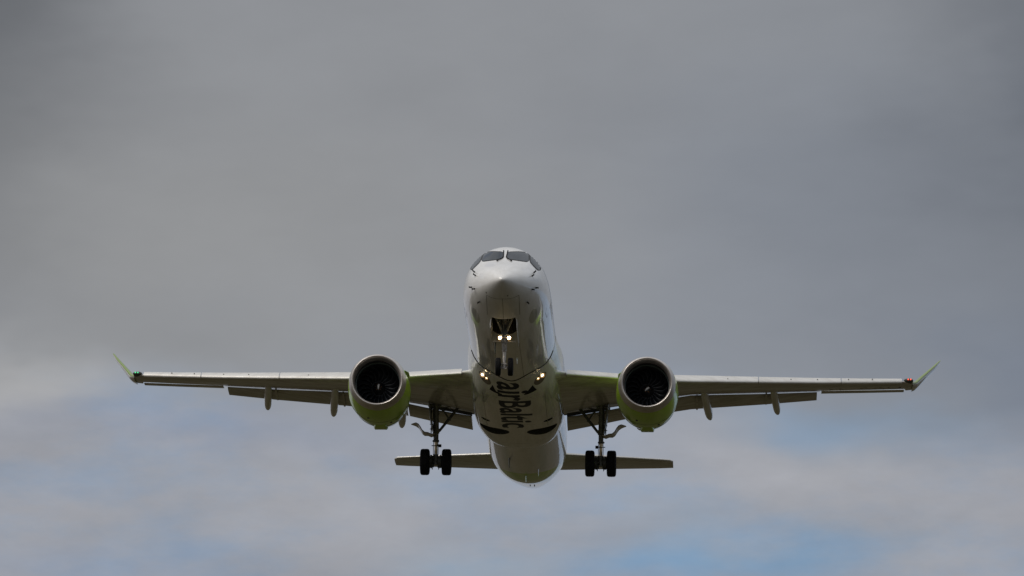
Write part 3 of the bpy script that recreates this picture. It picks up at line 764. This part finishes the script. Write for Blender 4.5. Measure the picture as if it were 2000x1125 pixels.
for s in (-1, 1):
    X0 = s * 3.40
    b = bmesh.new()
    tube(b, [(s * 3.44, 18.35, -.72), (s * 3.42, 18.5, -1.0)], [.13, .125], 20)
    tube(b, [(s * 3.42, 18.5, -1.0), (s * 3.41, 18.62, -1.65), (s * 3.405, 18.66, -1.95)], [.115, .115, .118], 20)
    tube(b, [(s * 3.405, 18.66, -1.93), (s * 3.405, 18.67, -2.12)], [.135, .14], 20)
    tube(b, [(s * 3.405, 18.67, -2.12), (s * 3.40, 18.72, -2.42), (s * 3.40, 18.73, -2.48)], [.105, .10, .115], 20)
    gb0 = b; b = bmesh.new()
    tube(b, [(s * 3.40, 18.80, -2.98), (s * 3.40, 18.84, -3.22), (s * 3.40, 18.84, -3.42)], [.10, .12, .11], 18)
    tube(b, [(X0 - .44, 18.84, -3.30), (X0 + .44, 18.84, -3.30)], .075, 14)
    tube(b, [(X0, 18.78, -3.15), (X0 - .22, 18.82, -3.02)], .035, 8); tube(b, [(X0, 18.78, -3.15), (X0 + .22, 18.82, -3.02)], .035, 8)
    ax = b; b = gb0
    # trunnion, pin and hose clamps
    tube(b, [(s * 3.20, 18.5, -1.02), (s * 3.74, 18.45, -.98)], .07, 12)
    tube(b, [(s * 3.26, 18.64, -2.02), (s * 3.36, 18.66, -2.08)], .05, 10)
    for z, w in ((-1.3, .14), (-1.62, .13), (-2.44, .14)): lathe(b, [(z - .02, w), (z + .02, w)], (s * 3.41, 18.60 + (-(z) - 1.3) * .1, 0), 'Z', 16)
    gear = mobj('main_landing_gear', b, 'gear_grey', ROOT, angle=40)
    mobj('axle', ax, 'gear_grey', gear, angle=40)
    b = bmesh.new(); tube(b, [(s * 3.40, 18.73, -2.44), (s * 3.40, 18.81, -3.02)], .068, 18); mobj('shock_strut_piston', b, 'chrome', gear)
    # torque links behind
    b = bmesh.new(); tube(b, [(X0, 18.85, -2.3), (X0, 19.22, -2.72)], [.07, .04], 8); tube(b, [(X0, 19.22, -2.72), (X0, 18.95, -3.2)], [.04, .07], 8)
    tube(b, [(X0 - .09, 18.9, -2.35), (X0, 19.22, -2.72), (X0 + .09, 18.9, -2.35)], .025, 6); mobj('torque_link', b, 'gear_grey', gear)
    # side brace with lock links
    b = bmesh.new(); tube(b, [(s * 3.27, 18.66, -2.02), (s * 2.88, 18.62, -1.52)], [.055, .062], 12); tube(b, [(s * 2.88, 18.62, -1.52), (s * 2.42, 18.58, -.92)], [.062, .06], 12)
    box(b, (s * 2.88, 18.62, -1.52), (.14, .14, .14)); tube(b, [(s * 2.5, 18.55, -.96), (s * 2.26, 18.5, -.86)], .05, 8)
    mobj('side_brace', b, 'dark_metal', gear)
    b = bmesh.new(); tube(b, [(s * 2.90, 18.6, -1.50), (s * 3.08, 18.55, -1.22)], .035, 8); tube(b, [(s * 3.08, 18.55, -1.22), (s * 3.34, 18.5, -1.06)], .03, 8)
    tube(b, [(s * 2.62, 18.56, -.98), (s * 3.30, 18.5, -1.10)], .022, 8); mobj('lock_link', b, 'dark_metal', gear)
    # door fixed to the leg, and the shaped lower door
    b = bmesh.new(); rr = []
    for z, xo, ya, yb in ((-.93, 3.70, 18.0, 18.9), (-1.2, 3.68, 17.98, 19.0), (-1.7, 3.62, 18.1, 19.1), (-2.0, 3.56, 18.25, 19.0), (-2.12, 3.50, 18.4, 18.9)):
        rr.append([Vector((s * xo, ya, z)), Vector((s * (xo + .03), (ya + yb) / 2, z)), Vector((s * xo, yb, z)), Vector((s * (xo - .045), yb, z)), Vector((s * (xo - .015), (ya + yb) / 2, z)), Vector((s * (xo - .045), ya, z))])
    cap_loft(b, rr); mobj('gear_door', b, 'gear_grey', gear, angle=50)
    b = bmesh.new(); rr = []
    path = [(3.46, -2.21, .20), (3.60, -2.25, .24), (3.74, -2.19, .26), (3.88, -2.18, .30), (3.98, -2.10, .34), (4.06, -1.96, .36), (4.14, -1.85, .34), (4.25, -1.785, .28), (4.36, -1.765, .18), (4.44, -1.765, .06)]
    for i, (x, z, hw) in enumerate(path):
        th = .045 if i < 8 else .015
        rr.append([Vector((s * x, 18.62 - hw, z)), Vector((s * x, 18.62 + hw, z)), Vector((s * (x - .02), 18.62 + hw * .95, z + th)), Vector((s * (x - .02), 18.62 - hw * .95, z + th))])
    cap_loft(b, rr); mobj('gear_door', b, 'wing_paint', gear, angle=50)
    b = bmesh.new()
    tube(b, [(s * 3.60, 18.5, -2.18), (s * 3.60, 18.5, -1.05)], .020, 8); tube(b, [(s * 3.52, 18.45, -1.1), (s * 3.55, 18.55, -1.6), (s * 3.50, 18.55, -2.2), (s * 3.48, 18.6, -2.45)], .013, 6)
    for z in (-1.25, -1.55, -1.78, -1.98): tube(b, [(s * 3.40, 18.55, z), (s * 3.66, 18.5, z)], .018, 6)
    tube(b, [(s * 3.33, 18.5, -2.3), (s * 3.30, 18.6, -2.7), (s * 3.30, 18.7, -3.1), (s * 3.2, 18.75, -3.22)], .013, 6)
    tube(b, [(s * 3.48, 18.5, -2.3), (s * 3.50, 18.6, -2.7), (s * 3.50, 18.7, -3.1), (s * 3.6, 18.75, -3.22)], .013, 6)
    mobj('hydraulic_lines', b, 'dark_metal', gear)
    b = bmesh.new(); box(b, (s * 3.24, 18.7, -2.64), (.13, .12, .10)); tube(b, [(s * 3.28, 18.7, -2.64), (s * 3.58, 18.7, -2.64)], .018, 8); mobj('sensor_box', b, 'black_rubber', gear, smooth=False)
    for d in (-1, 1):
        tyre_parts((X0 + d * .445, 18.84, -3.30), .545, .385, gear, d)
        b = bmesh.new(); lathe(b, [(-.10, .20), (-.10, .24), (.03, .25), (.06, .22)], (X0 + d * .19, 18.84, -3.30), 'X', 24)
        for k in range(8):
            a = k * .785; tube(b, [(X0 + d * .17, 18.84 + .19 * math.cos(a), -3.3 + .19 * math.sin(a)), (X0 + d * .07, 18.84 + .19 * math.cos(a), -3.3 + .19 * math.sin(a))], .035, 8)
        tube(b, [(X0 + d * .16, 18.75, -3.48), (X0 + d * .12, 18.7, -3.66)], [.05, .006], 8)
        mobj('brake', b, 'dark_metal', gear)
    # dark slab painted for the shade of the recess above the leg
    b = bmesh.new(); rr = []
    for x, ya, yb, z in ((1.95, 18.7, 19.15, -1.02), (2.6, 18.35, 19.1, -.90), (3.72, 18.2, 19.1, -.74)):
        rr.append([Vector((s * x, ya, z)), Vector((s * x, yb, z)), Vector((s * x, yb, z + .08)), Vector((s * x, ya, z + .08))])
    cap_loft(b, rr); mobj('gear_bay_shade', b, 'bay_dark', gear, smooth=False)

# ------------------------------------------------------------------ nose landing gear
b = bmesh.new()
tube(b, [(0, 3.28, -1.3), (0, 3.42, -2.05)], [.085, .085], 18)
tube(b, [(0, 3.42, -2.02), (0, 3.45, -2.22)], [.10, .13], 20)
box(b, (0, 3.40, -2.13), (.26, .20, .12)); box(b, (0, 3.36, -1.99), (.20, .16, .08))
tube(b, [(0, 3.45, -2.20), (0, 3.52, -2.48)], [.095, .085], 18); lathe(b, [(-2.54, .078), (-2.50, .09), (-2.48, .09)], (0, 3.525, 0), 'Z', 18)
g0 = b; b = bmesh.new()
tube(b, [(0, 3.66, -2.98), (0, 3.70, -3.18)], [.075, .085], 16)
tube(b, [(-.24, 3.70, -3.12), (.24, 3.70, -3.12)], .05, 12)
tube(b, [(-.12, 3.6, -3.02), (.12, 3.6, -3.02)], .03, 8); tube(b, [(-.10, 3.6, -3.19), (.10, 3.6, -3.19)], .026, 8)
ax = b; b = g0
ng = mobj('nose_landing_gear', b, 'nose_gear_grey', ROOT, angle=40)
mobj('axle', ax, 'nose_gear_grey', ng, angle=40)
b = bmesh.new(); tube(b, [(0, 3.52, -2.46), (0, 3.67, -3.02)], .060, 18); mobj('shock_strut_piston', b, 'pale_strut', ng)
b = bmesh.new(); tube(b, [(-.44, 3.38, -2.175), (.44, 3.38, -2.175)], .018, 10)
for q in (-1, 1): tube(b, [(q * .42, 3.38, -2.175), (q * .44, 3.38, -2.175)], .028, 8)
mobj('steering_bar', b, 'pale_strut', ng)
b = bmesh.new(); tube(b, [(-.03, 2.75, -1.2), (-.02, 3.36, -1.98)], .022, 10); tube(b, [(-.22, 2.7, -1.2), (-.06, 3.32, -1.9)], .03, 10); tube(b, [(.22, 2.7, -1.2), (.06, 3.32, -1.9)], .03, 10)
tube(b, [(-.34, 2.75, -1.35), (-.09, 3.25, -1.8)], .045, 8); tube(b, [(.34, 2.75, -1.35), (.09, 3.25, -1.8)], .045, 8)
mobj('drag_brace', b, 'gear_grey', ng)
b = bmesh.new(); box(b, (0, 3.28, -1.75), (.26, .12, .40)); mobj('actuator', b, 'gear_grey', ng, smooth=False)
for q in (-1, 1): tyre_parts((q * .238, 3.70, -3.10), .352, .205, ng, q)
for q in (-1, 1):
    b = bmesh.new(); rr = []
    for y, z in ((2.36, -1.60), (2.6, -1.64), (4.1, -1.80), (4.3, -1.83)):
        dz = -.42 if 2.5 < y < 4.2 else -.30
        rr.append([Vector((q * .475, y, z + .04)), Vector((q * .515, y, z + .04)), Vector((q * .535, y, z + dz * .5)), Vector((q * .52, y, z + dz)), Vector((q * .495, y, z + dz)), Vector((q * .50, y, z + dz * .5))])
    cap_loft(b, rr); mobj('gear_door', b, 'white_paint', ng, angle=50)
def lamp(c, r, parent, strong=True, housing=True):
    c = Vector(c)
    if housing:
        b = bmesh.new(); lathe(b, [(-.015, r * 1.12), (-.02, r * 1.02), (-.005, r), (.10, r * .7), (.12, .0001)], c, 'Y', 24); mobj('lamp_housing', b, 'nose_gear_grey', parent)
    if housing: b = bmesh.new(); lathe(b, [(-.012, r * .9), (-.016, r * 1.14), (.0, r * 1.17), (.02, r * 1.1)], c, 'Y', 24); mobj('halo_ring', b, 'halo_glow', parent)  # dim glowing ring added to give the lamp a warm halo
    b = bmesh.new(); lathe(b, [(-.022, .0001), (-.02, r * .5), (-.008, r * .97), (.03, r * .9), (.03, .0001)], c, 'Y', 24); return mobj('lamp_lens', b, strong if isinstance(strong, str) else 'lamp_glass' if strong else 'lamp_glass_dim', parent)
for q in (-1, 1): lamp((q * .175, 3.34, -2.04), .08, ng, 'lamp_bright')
for s in (-1, 1):
    def fz(x, y): return BT.ray_cast(Vector((x, y, -8)), Vector((0, 0, 1)))[0].z
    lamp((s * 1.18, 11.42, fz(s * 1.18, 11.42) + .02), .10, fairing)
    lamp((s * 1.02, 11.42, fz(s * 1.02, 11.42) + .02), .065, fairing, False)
# air scoops under the front of the fairing
for s in (-1, 1):
    b = bmesh.new(); x0 = s * .80
    patch(b, [(s * .95, 12.28), (s * .62, 12.42), (s * .44, 12.46), (s * .44, 12.38), (s * .68, 12.20), (s * .80, 11.72)], BT, under, .005, 3)
    mobj('air_scoop', b, 'black_rubber', fairing)

# ------------------------------------------------------------------ attitude of the aircraft in the air
yaw, pit, rol = -0.0380, -0.2657, 0.0086
Mb = Matrix.Rotation(yaw, 3, 'Z') @ Matrix.Rotation(pit, 3, 'X') @ Matrix.Rotation(rol, 3, 'Y')
Tb = Vector((-.375, 205, .9265))
Rc = Matrix.Rotation(R(ELEV), 3, 'X')
rot = Rc @ Mb
loc = EYE + Rc @ (Mb @ BASE + Tb)
ROOT.matrix_world = Matrix.Translation(loc) @ rot.to_4x4()
ROOT['label'] = 'white twin-engine passenger jet with lime green engines, landing with its wheels down'
ROOT['category'] = 'airplane'

# ------------------------------------------------------------------ ground under the approach
m = bpy.data.materials.new('airfield_grass'); m.use_nodes = True; t = m.node_tree; b_ = t.nodes['Principled BSDF']; b_.inputs['Roughness'].default_value = 1; b_.inputs['Specular IOR Level'].default_value = .1
tcn = t.nodes.new('ShaderNodeTexCoord')
def gn_(sc, det, rough=.6):
    n = t.nodes.new('ShaderNodeTexNoise'); n.inputs['Scale'].default_value = sc; n.inputs['Detail'].default_value = det; n.inputs['Roughness'].default_value = rough; t.links.new(tcn.outputs['Object'], n.inputs[0]); return n
a = gn_(.02, 8); c = gn_(.004, 5); d = gn_(1.5, 4)
r1 = t.nodes.new('ShaderNodeValToRGB'); t.links.new(a.outputs[0], r1.inputs[0])
r1.color_ramp.elements[0].position = .35; r1.color_ramp.elements[0].color = (.030, .029, .012, 1); r1.color_ramp.elements[1].position = .68; r1.color_ramp.elements[1].color = (.078, .060, .038, 1)
mx2 = t.nodes.new('ShaderNodeMix'); mx2.data_type = 'RGBA'; mr = t.nodes.new('ShaderNodeMapRange'); mr.inputs[1].default_value = .45; mr.inputs[2].default_value = .6; mr.inputs[4].default_value = .7
t.links.new(c.outputs[0], mr.inputs[0]); t.links.new(mr.outputs[0], mx2.inputs[0]); t.links.new(r1.outputs[0], mx2.inputs[6]); mx2.inputs[7].default_value = (.024, .024, .012, 1)
t.links.new(mx2.outputs[2], b_.inputs['Base Color'])
bp = t.nodes.new('ShaderNodeBump'); bp.inputs['Distance'].default_value = .1; t.links.new(d.outputs[0], bp.inputs['Height']); t.links.new(bp.outputs[0], b_.inputs['Normal'])
gb = bmesh.new(); rings = []
for r in (0, 30, 100, 300, 1000, 4000, 12000):
    rings.append([gb.verts.new((r * math.cos(k * math.pi / 32), r * math.sin(k * math.pi / 32) + 100, 0)) for k in range(64)] if r else [gb.verts.new((0, 100, 0))])
for k in range(64): gb.faces.new((rings[0][0], rings[1][k], rings[1][(k + 1) % 64]))
for i in range(1, len(rings) - 1):
    for k in range(64): gb.faces.new((rings[i][k], rings[i + 1][k], rings[i + 1][(k + 1) % 64], rings[i][(k + 1) % 64]))
me = bpy.data.meshes.new('ground'); gb.to_mesh(me); gb.free(); me.materials.append(m)
g = bpy.data.objects.new('ground', me); COL.objects.link(g); g['kind'] = 'structure'
g['label'] = 'mottled brown green airfield grass below the jet'
